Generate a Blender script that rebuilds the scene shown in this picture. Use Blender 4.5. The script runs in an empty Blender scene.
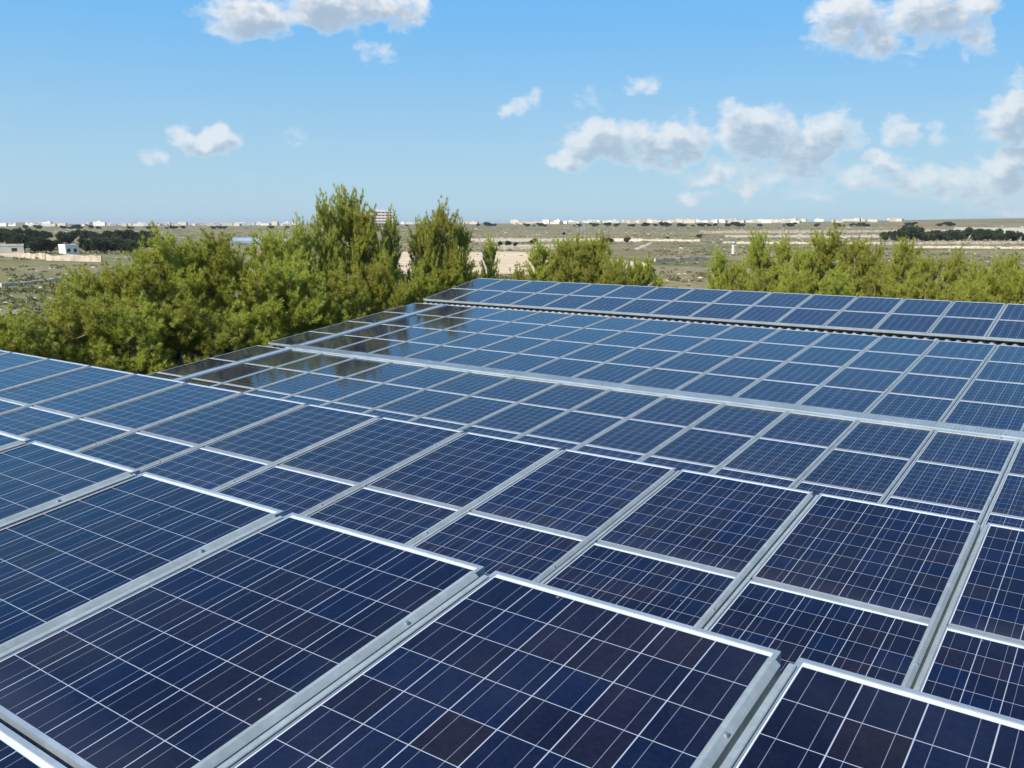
import bpy, math, random
import numpy as np
from mathutils import Vector, Matrix

R = math.radians
random.seed(7)
rng = np.random.default_rng(7)
scene = bpy.context.scene
COL = scene.collection

# ------------------------------------------------------------------ camera
EYE = 9.0                                   # metres above the field
cr = Vector((0.811711, 0.584029, 0.005906)).normalized()
cf = Vector((-0.574305, 0.799955, -0.173915)).normalized()
cu = cr.cross(cf).normalized()
FPX = 889.0
cam_d = bpy.data.cameras.new('camera'); cam = bpy.data.objects.new('camera', cam_d); COL.objects.link(cam)
cam_d.sensor_width = 36; cam_d.lens = 36 * FPX / 1024
cam_d.clip_start = 0.05; cam_d.clip_end = 60000
M = Matrix((cr, cu, -cf)).transposed().to_4x4(); M.translation = (0, 0, EYE)
cam.matrix_world = M
scene.camera = cam

# ------------------------------------------------------------------ light
SUN_AZ, SUN_EL = 184.0, 38.0                # compass degrees (north = +Y), elevation
sd = Vector((math.sin(R(SUN_AZ)) * math.cos(R(SUN_EL)), math.cos(R(SUN_AZ)) * math.cos(R(SUN_EL)), math.sin(R(SUN_EL))))
sun_d = bpy.data.lights.new('sun', 'SUN'); sun = bpy.data.objects.new('sun', sun_d); COL.objects.link(sun)
sun_d.energy = 4.6; sun_d.angle = R(0.53); sun_d.color = (1.0, 0.945, 0.85)
sun.rotation_euler = sd.to_track_quat('Z', 'Y').to_euler(); sun.location = (0, 0, 60)

world = bpy.data.worlds.new('World'); scene.world = world; world.use_nodes = True
scene.view_settings.view_transform = 'Standard'; scene.view_settings.look = 'None'
scene.view_settings.exposure = 0.5; scene.view_settings.gamma = 1.0


class NT:
    """small helper round a node tree"""
    def __init__(s, t): s.t = t; s.n = t.nodes; s.l = t.links
    def new(s, typ, **kw):
        n = s.n.new(typ)
        for k, v in kw.items(): setattr(n, k, v)
        return n
    def put(s, sock, v):
        if v is None: return
        if hasattr(v, 'is_output') or isinstance(v, bpy.types.NodeSocket): s.l.new(v, sock)
        else: sock.default_value = v
    def math(s, op, a, b=None, c=None, clamp=False):
        n = s.new('ShaderNodeMath', operation=op); n.use_clamp = clamp
        s.put(n.inputs[0], a); s.put(n.inputs[1], b); s.put(n.inputs[2], c)
        return n.outputs[0]
    def mix(s, f, a, b, blend='MIX'):
        n = s.new('ShaderNodeMix', data_type='RGBA', blend_type=blend)
        s.put(n.inputs[0], f)
        for i, v in ((6, a), (7, b)):
            if isinstance(v, tuple) and len(v) == 3: v = v + (1,)
            s.put(n.inputs[i], v)
        return n.outputs[2]
    def noise(s, vec, scale, detail=3, rough=.5, dist=0.0, dims='3D'):
        n = s.new('ShaderNodeTexNoise', noise_dimensions=dims)
        s.put(n.inputs['Vector'], vec); n.inputs['Scale'].default_value = scale
        n.inputs['Detail'].default_value = detail; n.inputs['Roughness'].default_value = rough; n.inputs['Distortion'].default_value = dist
        return n.outputs[0]
    def smooth(s, v, a, b, lo=0.0, hi=1.0):
        n = s.new('ShaderNodeMapRange', interpolation_type='SMOOTHSTEP')
        s.put(n.inputs[0], v)
        for i, x in zip((1, 2, 3, 4), (a, b, lo, hi)): n.inputs[i].default_value = x
        return n.outputs[0]


def ray(px, py):
    return (cf * FPX + cr * (px - 512) + cu * (384 - py)).normalized()


def azel(px, py):
    d = ray(px, py)
    return math.atan2(d.x, d.y), math.asin(d.z)


# sky with fair-weather cumulus: the cloud field is laid out in compass azimuth and elevation
CLOUDS = [  # px centre, radii in px, strength (the photo's positions, turned into directions below)
    (250, 16, 52, 24, 1.0), (330, 6, 62, 26, 1.05), (392, 10, 36, 20, .9), (376, 54, 22, 10, .5),
    (205, 141, 36, 14, .95), (152, 158, 22, 8, .42), (300, 143, 14, 8, .36),
    (521, 105, 20, 12, .72), (591, 103, 18, 14, .52), (645, 82, 20, 11, .6),
    (578, 156, 40, 14, .9), (604, 143, 46, 26, 1.1), (668, 143, 52, 24, .85), (690, 128, 22, 12, .7), (752, 132, 52, 28, 1.1),
    (785, 150, 60, 20, .95), (824, 134, 36, 25, .95), (640, 160, 60, 12, .75), (712, 172, 40, 9, .7), (745, 190, 18, 10, .78), (700, 193, 28, 7, .6),
    (788, 176, 62, 15, .62), (810, 192, 70, 12, .32),
    (899, 133, 19, 17, .8), (934, 127, 12, 12, .25), (882, 164, 24, 12, 1.0), (868, 184, 46, 14, .7), (915, 176, 46, 18, .85), (962, 183, 52, 16, .75),
    (1010, 172, 50, 22, .85), (1012, 120, 40, 22, 1.0), (1018, 153, 32, 16, .95), (995, 205, 40, 12, .6), (1018, 80, 18, 14, .5),
    (848, 22, 40, 28, .95), (880, 40, 40, 20, .8), (925, 16, 50, 28, 1.0), (960, 10, 40, 20, .8), (976, 42, 18, 14, .7), (900, 52, 30, 10, .45),
    (1120, 60, 70, 34, 1.0), (1180, 150, 90, 30, 1.0), (-90, 60, 80, 30, 1.0), (-160, 150, 60, 20, .8), (1290, 20, 80, 40, 1.0), (-60, 200, 60, 12, .5),
]


def cloud_group():
    g = bpy.data.node_groups.new('CloudField', 'ShaderNodeTree')
    g.interface.new_socket('AzEl', in_out='INPUT', socket_type='NodeSocketVector')
    g.interface.new_socket('Field', in_out='OUTPUT', socket_type='NodeSocketFloat')
    t = NT(g); gi = t.new('NodeGroupInput'); go = t.new('NodeGroupOutput')
    wv = t.new('ShaderNodeVectorMath', operation='SCALE'); t.put(wv.inputs[0], gi.outputs[0]); wv.inputs['Scale'].default_value = 1.0
    wn = t.new('ShaderNodeTexNoise'); t.put(wn.inputs['Vector'], gi.outputs[0]); wn.inputs['Scale'].default_value = 26; wn.inputs['Detail'].default_value = 4
    w1 = t.new('ShaderNodeVectorMath', operation='SUBTRACT'); t.put(w1.inputs[0], wn.outputs['Color']); w1.inputs[1].default_value = (.5, .5, .5)
    w2 = t.new('ShaderNodeVectorMath', operation='SCALE'); t.put(w2.inputs[0], w1.outputs[0]); w2.inputs['Scale'].default_value = .045
    w3 = t.new('ShaderNodeVectorMath', operation='ADD'); t.put(w3.inputs[0], gi.outputs[0]); t.put(w3.inputs[1], w2.outputs[0])
    best = None
    for (x, y, rx, ry, a) in CLOUDS:
        az, el = azel(x, y)
        s = t.new('ShaderNodeVectorMath', operation='SUBTRACT'); t.put(s.inputs[0], w3.outputs[0]); s.inputs[1].default_value = (az, el, 0)
        m = t.new('ShaderNodeVectorMath', operation='MULTIPLY'); t.put(m.inputs[0], s.outputs[0])
        m.inputs[1].default_value = (FPX / rx * math.cos(math.atan((x - 512) / FPX)) ** -2, FPX / ry, 0)
        d = t.new('ShaderNodeVectorMath', operation='DOT_PRODUCT'); t.put(d.inputs[0], m.outputs[0]); t.put(d.inputs[1], m.outputs[0])
        v = t.math('MULTIPLY_ADD', d.outputs['Value'], -.8 * a, a)
        best = v if best is None else t.math('SMOOTH_MAX', best, v, .12)
    best = t.math('MAXIMUM', best, -1.0)
    st = t.new('ShaderNodeVectorMath', operation='MULTIPLY'); t.put(st.inputs[0], gi.outputs[0]); st.inputs[1].default_value = (1, 1.5, 1)
    n1 = t.noise(st.outputs[0], 34, 8, .62, 0.3)
    n2 = t.noise(st.outputs[0], 11, 3, .5)
    f = t.math('MULTIPLY_ADD', t.math('SUBTRACT', n1, .5), 1.9, best)
    f = t.math('MULTIPLY_ADD', t.math('SUBTRACT', n2, .5), .7, f)
    t.put(go.inputs[0], f)
    return g


def build_world():
    t = NT(world.node_tree); t.n.clear()
    out = t.new('ShaderNodeOutputWorld')
    sky = t.new('ShaderNodeTexSky', sky_type='NISHITA'); sky.sun_disc = False
    sky.sun_elevation = R(SUN_EL); sky.sun_rotation = R(SUN_AZ); sky.altitude = 0
    sky.air_density = 1.0; sky.dust_density = 0.1; sky.ozone_density = 3.0
    tc = t.new('ShaderNodeTexCoord')
    sp = t.new('ShaderNodeSeparateXYZ'); t.put(sp.inputs[0], tc.outputs['Generated'])
    az = t.math('ARCTAN2', sp.outputs[0], sp.outputs[1]); el = t.math('ARCSINE', sp.outputs[2])
    cb = t.new('ShaderNodeCombineXYZ'); t.put(cb.inputs[0], az); t.put(cb.inputs[1], el)
    g = cloud_group()
    c1 = t.new('ShaderNodeGroup'); c1.node_tree = g; t.put(c1.inputs[0], cb.outputs[0])
    # the same field one step towards the sun: thick there = in shade
    off = t.new('ShaderNodeVectorMath', operation='ADD'); t.put(off.inputs[0], cb.outputs[0]); off.inputs[1].default_value = (-.009, .016, 0)
    c2 = t.new('ShaderNodeGroup'); c2.node_tree = g; t.put(c2.inputs[0], off.outputs[0])
    cover = t.smooth(c1.outputs[0], .08, .85)
    shade = t.math('MULTIPLY', t.smooth(c2.outputs[0], .10, 1.0), t.smooth(c1.outputs[0], .1, .8))
    cc = t.mix(shade, (6.3, 6.4, 6.5), (3.0, 3.7, 4.5))
    below = t.smooth(el, -.06, -.005)
    # pale blue winter air low over the horizon, clear blue above it
    low = t.mix(t.smooth(el, .0, .27), (3.0, 4.6, 5.6), (1.05, 3.45, 6.5))
    low = t.mix(t.smooth(el, .27, .60), low, (.72, 2.0, 5.2))
    skyc = t.mix(t.smooth(el, .30, 1.1, .92, .3), sky.outputs[0], low)
    skyc = t.mix(below, (2.6, 3.6, 4.4), skyc)
    # the camera's own rendering of blue, same for every ray
    skyc = t.mix(1.0, skyc, (1.0, 1.0, 1.0), 'MULTIPLY')
    horizon = t.smooth(el, 0.0, .30)
    cc = t.mix(t.math('MULTIPLY', t.math('SUBTRACT', 1, horizon), .30), cc, skyc)
    col = t.mix(t.math('MULTIPLY', cover, .96), skyc, cc)
    bg = t.new('ShaderNodeBackground'); t.put(bg.inputs[0], col); bg.inputs[1].default_value = 0.1
    t.put(out.inputs[0], bg.outputs[0])


build_world()


# ------------------------------------------------------------------ materials
def mat(name):
    m = bpy.data.materials.new(name); m.use_nodes = True
    t = NT(m.node_tree); b = t.n['Principled BSDF']
    return m, t, b


def simple(name, col, rough=.6, metal=0.0, var=.15, scale=3.0, spec=.5, coords='Object'):
    m, t, b = mat(name)
    tc = t.new('ShaderNodeTexCoord')
    n = t.noise(tc.outputs[coords], scale, 5, .6)
    k = t.smooth(n, .3, .7)
    lo = tuple(c * (1 - var) for c in col); hi = tuple(min(1, c * (1 + var)) for c in col)
    t.put(b.inputs['Base Color'], t.mix(k, lo, hi))
    b.inputs['Roughness'].default_value = rough; b.inputs['Metallic'].default_value = metal
    b.inputs['Specular IOR Level'].default_value = spec
    return m


CELL = .1574; CELLX = .1585; MX = .0195; MT = .033       # pitch and margins of the cells
MW, ML, LP, PITCH = .990, 1.304, 1.3256, 1.04            # module width, length, course pitch, column pitch


def cell_material():
    m, t, b = mat('polycrystalline_cells')
    tc = t.new('ShaderNodeTexCoord'); oi = t.new('ShaderNodeObjectInfo')
    sp = t.new('ShaderNodeSeparateXYZ'); t.put(sp.inputs[0], tc.outputs['Object'])
    x = t.math('DIVIDE', t.math('SUBTRACT', sp.outputs[0], MX), CELLX)
    y = t.math('DIVIDE', t.math('SUBTRACT', t.math('MULTIPLY', sp.outputs[1], -1), MT), CELL)
    fx = t.math('FRACT', x); fy = t.math('FRACT', y)
    dx = t.math('ABSOLUTE', t.math('SUBTRACT', fx, .5)); dy = t.math('ABSOLUTE', t.math('SUBTRACT', fy, .5))
    gx = t.math('GREATER_THAN', dx, .5 - .0108); gy = t.math('GREATER_THAN', dy, .5 - .008)
    # outside the cell block = white backsheet
    ox = t.math('GREATER_THAN', t.math('ABSOLUTE', t.math('SUBTRACT', x, 3)), 3.0)
    oy = t.math('GREATER_THAN', t.math('ABSOLUTE', t.math('SUBTRACT', y, 4)), 4.0)
    gap = t.math('MAXIMUM', t.math('MAXIMUM', gx, gy), t.math('MAXIMUM', ox, oy))
    bus = t.math('LESS_THAN', t.math('ABSOLUTE', t.math('SUBTRACT', dx, .245)), .0062)
    # colour of each cell
    fl = t.new('ShaderNodeCombineXYZ'); t.put(fl.inputs[0], t.math('FLOOR', x)); t.put(fl.inputs[1], t.math('FLOOR', y))
    t.put(fl.inputs[2], t.math('MULTIPLY', oi.outputs['Random'], 97.0))
    wn = t.new('ShaderNodeTexWhiteNoise', noise_dimensions='3D'); t.put(wn.inputs[0], fl.outputs[0])
    ws = t.new('ShaderNodeSeparateColor'); t.put(ws.inputs[0], wn.outputs['Color'])
    base = t.mix(t.smooth(ws.outputs[0], .15, .85), (.0040, .0052, .0150), (.0028, .0068, .0260))
    base = t.mix(t.math('MULTIPLY', t.math('GREATER_THAN', ws.outputs[1], .82), .6), base, (.0105, .0080, .0110))
    rnd = t.math('MULTIPLY_ADD', oi.outputs['Random'], .5, .75)
    hsv = t.new('ShaderNodeHueSaturation'); t.put(hsv.inputs['Color'], base); t.put(hsv.inputs['Value'], rnd)
    # crystal grain and faint fingers
    vo = t.new('ShaderNodeTexVoronoi'); off = t.new('ShaderNodeVectorMath', operation='ADD')
    t.put(off.inputs[0], tc.outputs['Object']); cz = t.new('ShaderNodeCombineXYZ'); t.put(cz.inputs[2], t.math('MULTIPLY', oi.outputs['Random'], 13.0)); t.put(off.inputs[1], cz.outputs[0])
    t.put(vo.inputs['Vector'], off.outputs[0]); vo.inputs['Scale'].default_value = 95
    vs = t.new('ShaderNodeSeparateColor'); t.put(vs.inputs[0], vo.outputs['Color'])
    grain = t.math('MULTIPLY_ADD', vs.outputs[0], .5, .75)
    gm = t.new('ShaderNodeVectorMath', operation='SCALE'); t.put(gm.inputs[0], hsv.outputs[0]); t.put(gm.inputs['Scale'], grain)
    c = t.mix(t.math('MULTIPLY', bus, .55), gm.outputs[0], (.30, .34, .40))
    c = t.mix(gap, c, (.36, .405, .46))
    c = t.mix(t.math('MAXIMUM', ox, oy), c, (.62, .65, .68))
    # dust film and a few dried drops
    d1 = t.smooth(t.noise(off.outputs[0], 1.7, 5, .65), .35, .8)
    edge = t.smooth(t.math('MULTIPLY', sp.outputs[1], -1), ML - .20, ML - .01)
    v2 = t.new('ShaderNodeTexVoronoi'); t.put(v2.inputs['Vector'], off.outputs[0]); v2.inputs['Scale'].default_value = 3.2
    drop = t.math('MULTIPLY', t.math('LESS_THAN', v2.outputs['Distance'], .018), .35)
    dust = t.math('MAXIMUM', t.math('MULTIPLY_ADD', d1, .024, t.math('MULTIPLY', edge, .03)), drop)
    c = t.mix(dust, c, (.42, .38, .33))
    t.put(b.inputs['Base Color'], c)
    t.put(b.inputs['Roughness'], t.math('MULTIPLY_ADD', d1, .04, .06))
    b.inputs['IOR'].default_value = 1.45; b.inputs['Specular Tint'].default_value = (.70, .73, 1, 1); b.inputs['Specular IOR Level'].default_value = .5
    # slight unevenness of tempered glass
    bp = t.new('ShaderNodeBump'); bp.inputs['Strength'].default_value = .004; bp.inputs['Distance'].default_value = .02
    t.put(bp.inputs['Height'], t.noise(off.outputs[0], 5.5, 2, .5)); t.put(b.inputs['Normal'], bp.outputs[0])
    return m


def zinc(name, col, scale=14, metal=.55, rough=.45):
    m, t, b = mat(name)
    tc = t.new('ShaderNodeTexCoord'); oi = t.new('ShaderNodeObjectInfo')
    vo = t.new('ShaderNodeTexVoronoi'); t.put(vo.inputs['Vector'], tc.outputs['Object']); vo.inputs['Scale'].default_value = scale * 3
    vs = t.new('ShaderNodeSeparateColor'); t.put(vs.inputs[0], vo.outputs['Color'])
    n = t.noise(tc.outputs['Object'], scale * .4, 6, .65)
    k = t.math('ADD', t.math('MULTIPLY', vs.outputs[0], .14), t.math('MULTIPLY', n, .80))
    k = t.math('ADD', k, t.math('MULTIPLY_ADD', oi.outputs['Random'], .16, -.08))
    t.put(b.inputs['Base Color'], t.mix(t.smooth(k, .25, .8), tuple(c * .78 for c in col), tuple(c * 1.12 for c in col)))
    t.put(b.inputs['Roughness'], t.math('MULTIPLY_ADD', vs.outputs[1], .15, rough - .05))
    b.inputs['Metallic'].default_value = metal
    return m


def leaf_material(name, c1, c2, brown=.0, trans=.35):
    m, t, b = mat(name)
    tc = t.new('ShaderNodeTexCoord'); oi = t.new('ShaderNodeObjectInfo'); ge = t.new('ShaderNodeNewGeometry')
    ri = ge.outputs['Random Per Island']
    n = t.noise(tc.outputs['Object'], 1.3, 3, .6)
    k = t.math('ADD', t.math('MULTIPLY', ri, .5), t.math('MULTIPLY', t.smooth(n, .3, .7), .5))
    c = t.mix(k, c1, c2)
    if brown: c = t.mix(t.math('LESS_THAN', t.math('FRACT', t.math('MULTIPLY', ri, 37.7)), brown), c, (.24, .12, .045))
    hs = t.new('ShaderNodeHueSaturation'); t.put(hs.inputs['Color'], c)
    t.put(hs.inputs['Value'], t.math('MULTIPLY_ADD', oi.outputs['Random'], .3, .85))
    t.put(hs.inputs['Hue'], t.math('MULTIPLY_ADD', oi.outputs['Random'], .016, .495))
    b.inputs['Roughness'].default_value = .55; b.inputs['Specular IOR Level'].default_value = .3
    t.put(b.inputs['Base Color'], hs.outputs[0])
    tr = t.new('ShaderNodeBsdfTranslucent'); t.put(tr.inputs[0], hs.outputs[0])
    mx = t.new('ShaderNodeMixShader'); mx.inputs[0].default_value = trans
    t.l.new(b.outputs[0], mx.inputs[1]); t.l.new(tr.outputs[0], mx.inputs[2])
    t.l.new(mx.outputs[0], t.n['Material Output'].inputs[0])
    return m


MAT = {
    'cells': cell_material(),
    'alu': zinc('anodised_aluminium', (.44, .50, .54), 6, .5, .45),
    'zinc': zinc('galvanised_steel', (.36, .41, .415), 14, .25, .5),
    'tray': zinc('tray_steel', (.30, .375, .42), 5, .25, .6),
    'bolt': simple('bolt_steel', (.55, .56, .57), .35, .9),
    'sheet': simple('corrugated_steel', (.24, .25, .26), .6, .3, .2, 2),
    'rubber': simple('black_seal', (.02, .02, .022), .7),
    'wall': simple('rendered_wall', (.50, .46, .38), .85, 0, .12, 1.2),
    'bark': simple('pine_bark', (.17, .135, .11), .9, 0, .35, 9),
    'pine': leaf_material('pine_needles', (.34, .36, .055), (.54, .54, .105), .012, .5),
    'dark_leaf': leaf_material('carob_leaves', (.045, .065, .024), (.085, .105, .040), 0, .2),
    'grey_leaf': leaf_material('scrub_leaves', (.13, .135, .052), (.21, .20, .095), .03, .3),
    'lime': simple('limestone_render', (.60, .55, .45), .85, 0, .12, .6),
    'white': simple('white_render', (.78, .76, .70), .8, 0, .06, .5),
    'cream': simple('cream_render', (.58, .49, .37), .85, 0, .1, .5),
    'pink': simple('pink_render', (.66, .54, .52), .8, 0, .1, .5),
    'window': simple('window_glass', (.035, .045, .055), .15, 0, .2, .5),
    'rubble': simple('rubble_stone', (.52, .44, .33), .9, 0, .35, 1.1),
    'poly': simple('greenhouse_film', (.33, .40, .47), .35, 0, .1, .1),
    'grey_render': simple('grey_render', (.40, .385, .35), .85, 0, .1, .3),
    'field_wall': simple('field_wall_stone', (.46, .38, .29), .9, 0, .3, .5),
    'stone': simple('loose_stone', (.60, .54, .43), .9, 0, .2, .3),
}


def ground_material():
    m, t, b = mat('scrub_ground')
    tc = t.new('ShaderNodeTexCoord'); o = tc.outputs['Object']
    big = t.smooth(t.noise(o, .006, 4, .6, .4), .38, .62)
    mid = t.smooth(t.noise(o, .035, 6, .68, .6), .40, .62)
    fine = t.smooth(t.noise(o, .35, 6, .7), .38, .66)
    c = t.mix(big, (.31, .235, .120), (.205, .195, .075))
    c = t.mix(t.math('MULTIPLY', mid, .7), c, (.31, .255, .165))
    c = t.mix(t.math('MULTIPLY', fine, .55), c, (.095, .105, .042))
    pale = t.smooth(t.noise(o, .06, 7, .75, .3), .60, .70)
    c = t.mix(t.math('MULTIPLY', pale, .55), c, (.52, .44, .31))
    streak = t.new('ShaderNodeMapping'); t.put(streak.inputs[0], o); streak.inputs['Rotation'].default_value = (0, 0, R(-32)); streak.inputs['Scale'].default_value = (.35, 1, 1)
    band = t.smooth(t.noise(streak.outputs[0], .016, 5, .7, .8), .50, .62)
    c = t.mix(t.math('MULTIPLY', band, .7), c, (.095, .110, .040))
    red = t.smooth(t.noise(streak.outputs[0], .011, 4, .6, .5), .54, .66)
    c = t.mix(t.math('MULTIPLY', red, .6), c, (.24, .165, .105))
    dots = t.smooth(t.noise(o, .9, 4, .75), .60, .68)
    c = t.mix(t.math('MULTIPLY', dots, .7), c, (.55, .48, .36))
    b.inputs['Roughness'].default_value = .95; b.inputs['Specular IOR Level'].default_value = .1
    t.put(b.inputs['Base Color'], c)
    return m


def bare_material(name='bare_limestone_soil', a=(.44, .36, .24), bb=(.60, .51, .37)):
    m, t, b = mat(name)
    tc = t.new('ShaderNodeTexCoord'); o = tc.outputs['Object']
    c = t.mix(t.smooth(t.noise(o, .10, 6, .7, .5), .3, .7), a, bb)
    c = t.mix(t.math('MULTIPLY', t.smooth(t.noise(o, .25, 6, .75), .55, .68), .75), c, (.25, .22, .12))
    b.inputs['Roughness'].default_value = .95
    t.put(b.inputs['Base Color'], c)
    return m


# ------------------------------------------------------------------ mesh helpers
class MB:
    def __init__(s): s.v = []; s.f = []; s.mi = []
    def add(s, vs, fs, mi=0):
        o = len(s.v); s.v += [tuple(v) for v in vs]; s.f += [tuple(i + o for i in f) for f in fs]; s.mi += [mi] * len(fs)
    def box(s, x0, x1, y0, y1, z0, z1, mi=0, f=None):
        vs = [(x, y, z) for z in (z0, z1) for y in (y0, y1) for x in (x0, x1)]
        if f: vs = [f(*v) for v in vs]
        s.add(vs, [(0, 2, 3, 1), (4, 5, 7, 6), (0, 1, 5, 4), (2, 6, 7, 3), (0, 4, 6, 2), (1, 3, 7, 5)], mi)
    def tube(s, pts, rads, n=8, cap=True, mi=0):
        rings = []
        for i, p in enumerate(pts):
            p = Vector(p); a = Vector(pts[max(0, i - 1)]); c = Vector(pts[min(len(pts) - 1, i + 1)])
            d = (c - a).normalized(); u = d.orthogonal().normalized() if i == 0 else (rings_u - d * rings_u.dot(d)).normalized()
            rings_u = u; w = d.cross(u)
            rings.append([p + (u * math.cos(2 * math.pi * k / n) + w * math.sin(2 * math.pi * k / n)) * rads[i] for k in range(n)])
        vs = [v for r in rings for v in r]; fs = []
        for i in range(len(rings) - 1):
            for k in range(n):
                a = i * n + k; b = i * n + (k + 1) % n
                fs.append((a, b, b + n, a + n))
        if cap: fs += [tuple(range(n))[::-1], tuple((len(rings) - 1) * n + k for k in range(n))]
        s.add(vs, fs, mi)
    def mesh(s, name, mats, smooth=False):
        me = bpy.data.meshes.new(name); me.from_pydata(s.v, [], s.f)
        for m in (mats if isinstance(mats, (list, tuple)) else [mats]): me.materials.append(m)
        me.polygons.foreach_set('material_index', s.mi)
        if smooth: me.polygons.foreach_set('use_smooth', [True] * len(me.polygons))
        me.update(); return me


def obj(name, me, parent=None, loc=None):
    o = bpy.data.objects.new(name, me); COL.objects.link(o)
    if parent: o.parent = parent
    if loc: o.location = loc
    return o


def tag(o, label=None, cat=None, group=None, kind=None):
    if label: o['label'] = label
    if cat: o['category'] = cat
    if group: o['group'] = group
    if kind: o['kind'] = kind
    return o


def empty(name, mw=None, loc=None, rz=0):
    o = bpy.data.objects.new(name, None); o.empty_display_size = .3; COL.objects.link(o)
    if mw is not None: o.matrix_world = mw
    if loc is not None: o.location = loc; o.rotation_euler = (0, 0, rz)
    return o


def copy_tree(o, parent=None):
    c = o.copy(); COL.objects.link(c)
    if parent: c.parent = parent
    for ch in [x for x in o.children]: copy_tree(ch, c)
    return c


ORD = ['first', 'second', 'third', 'fourth', 'fifth', 'sixth', 'seventh', 'eighth', 'ninth', 'tenth', 'eleventh', 'twelfth', 'thirteenth',
       'fourteenth', 'fifteenth', 'sixteenth', 'seventeenth', 'eighteenth', 'nineteenth', 'twentieth'] + ['%d-th' % k for k in range(21, 140)]

# ------------------------------------------------------------------ terrain
ss = lambda a, b, x: (lambda t: t * t * (3 - 2 * t))(min(1, max(0, (x - a) / (b - a))))
AZ0, EL0 = azel(0, 225)
PROF = [(-100, 5), (-66, 6), (-52, 9), (-40, 17), (-30, 20), (-20, 25), (-6, 34), (30, 34)]


def terr(x, y):
    r = math.hypot(x, y); az = math.degrees(math.atan2(x, y))
    a = np.interp(az, [p[0] for p in PROF], [p[1] for p in PROF])
    z = a * ss(350, 2400, r)
    z += .35 * math.sin(x * .021 + 1) * math.cos(y * .017) * ss(60, 160, r) + .9 * math.sin(x * .0061 + y * .0043) * ss(200, 600, r)
    z -= 40 * ss(2600, 9000, r)
    return z


def hit(px, py, rmax=2400):
    """point of the terrain seen in that direction from the roof"""
    d = ray(px, py); r = 40.0
    while r < rmax:
        p = Vector((0, 0, EYE)) + d * r
        if p.z <= terr(p.x, p.y): break
        r *= 1.004
    p = Vector((0, 0, EYE)) + d * r
    return Vector((p.x, p.y, terr(p.x, p.y)))


def at(px, dist):
    d = ray(px, 227); k = dist / math.hypot(d.x, d.y)
    return Vector((d.x * k, d.y * k, terr(d.x * k, d.y * k)))


azs = np.concatenate([np.arange(-180, -75, 5), np.arange(-75, 4, .4), np.arange(4, 180, 5)])
rs = np.concatenate([[0.5], np.geomspace(6, 14000, 150)])
v = []; f = []
for r in rs:
    for a in azs: v.append((r * math.sin(R(a)), r * math.cos(R(a)), 0))
v = [(x, y, terr(x, y)) for x, y, z in v]; na = len(azs)
for i in range(len(rs) - 1):
    for j in range(na):
        k = (j + 1) % na; f.append((i * na + j, (i + 1) * na + j, (i + 1) * na + k, i * na + k))
v.append((0, 0, terr(0, 0))); f += [(len(v) - 1, j, (j + 1) % na) for j in range(na)]
me = bpy.data.meshes.new('ground'); me.from_pydata(v, [], f); me.materials.append(ground_material())
me.polygons.foreach_set('use_smooth', [True] * len(me.polygons))
tag(obj('ground', me), kind='structure')

# bare pale ground (quarry floor, tracks): sheets a few cm above the field
BARE = bare_material(); SAND = bare_material('quarry_sand', (.56, .42, .25), (.72, .57, .37))


def sheet(name, pix, lift=.06, m=None, sub=14):
    """a patch of ground between a near and a far line of points"""
    near, far = pix
    vs = []; fs = []; n = len(near)
    for k in range(sub + 1):
        for i in range(n):
            a, b = hit(*near[i]), hit(*far[i]); w = k / sub
            p = a.lerp(b, w)
            vs.append((p.x, p.y, terr(p.x, p.y) + lift))
    for k in range(sub):
        for i in range(n - 1): fs.append((k * n + i, k * n + i + 1, (k + 1) * n + i + 1, (k + 1) * n + i))
    me = bpy.data.meshes.new(name); me.from_pydata(vs, [], fs); me.materials.append(m or BARE)
    return tag(obj(name, me), kind='structure')


def line(xs, ys, jitter=0.0):
    return [(x, y + random.uniform(-jitter, jitter)) for x, y in zip(xs, ys)]


def xr(a, b, n): return [a + (b - a) * i / (n - 1) for i in range(n)]


xs = xr(395, 652, 24)
sheet('quarry_floor', (line(xs, [275 - max(0, (x - 545)) * .062 for x in xs], .9), line(xs, [252.5 + max(0, (x - 545)) * .10 for x in xs], .7)), m=SAND)
xs = xr(470, 640, 18)
sheet('bare_field', (line(xs, [242.0] * 18, .5), line(xs, [238.3] * 18, .3)))
sheet('track', ([(634, 249.6), (638, 249.8), (646, 246.2), (652, 243.6)], [(635, 248.2), (640, 246.2), (648, 243.4), (653, 242.2)]))
xs = xr(725, 905, 16)
sheet('bare_field', (line(xs, [237.6] * 16, .3), line(xs, [235.4] * 16, .3)), .09)
xs = xr(500, 560, 8)
sheet('bare_field', (line(xs, [247] * 8, .4), line(xs, [245] * 8, .3)), .09)

# ------------------------------------------------------------------ panel banks
BANKS = {  # far upper-left corner of column 0, tilt
    'near': (Vector((-4.842541, 2.309786, -1.156278)), 7.871),
    'second': (Vector((-12.127791, 6.086183, -1.808216)), 8.404),
    'third': (Vector((-15.776771, 18.930762, -2.138009)), 6.556),
    'far': (Vector((-17.092557, 21.98513, -1.573277)), 10.590),
}


def bank_matrix(b):
    """local x along the row, local y up the slope, z out of the glass; origin at column 0's far corner"""
    o, t = BANKS[b]
    m = Matrix.Rotation(R(t), 4, 'X'); m.translation = o + Vector((0, 0, EYE))
    return m


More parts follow.
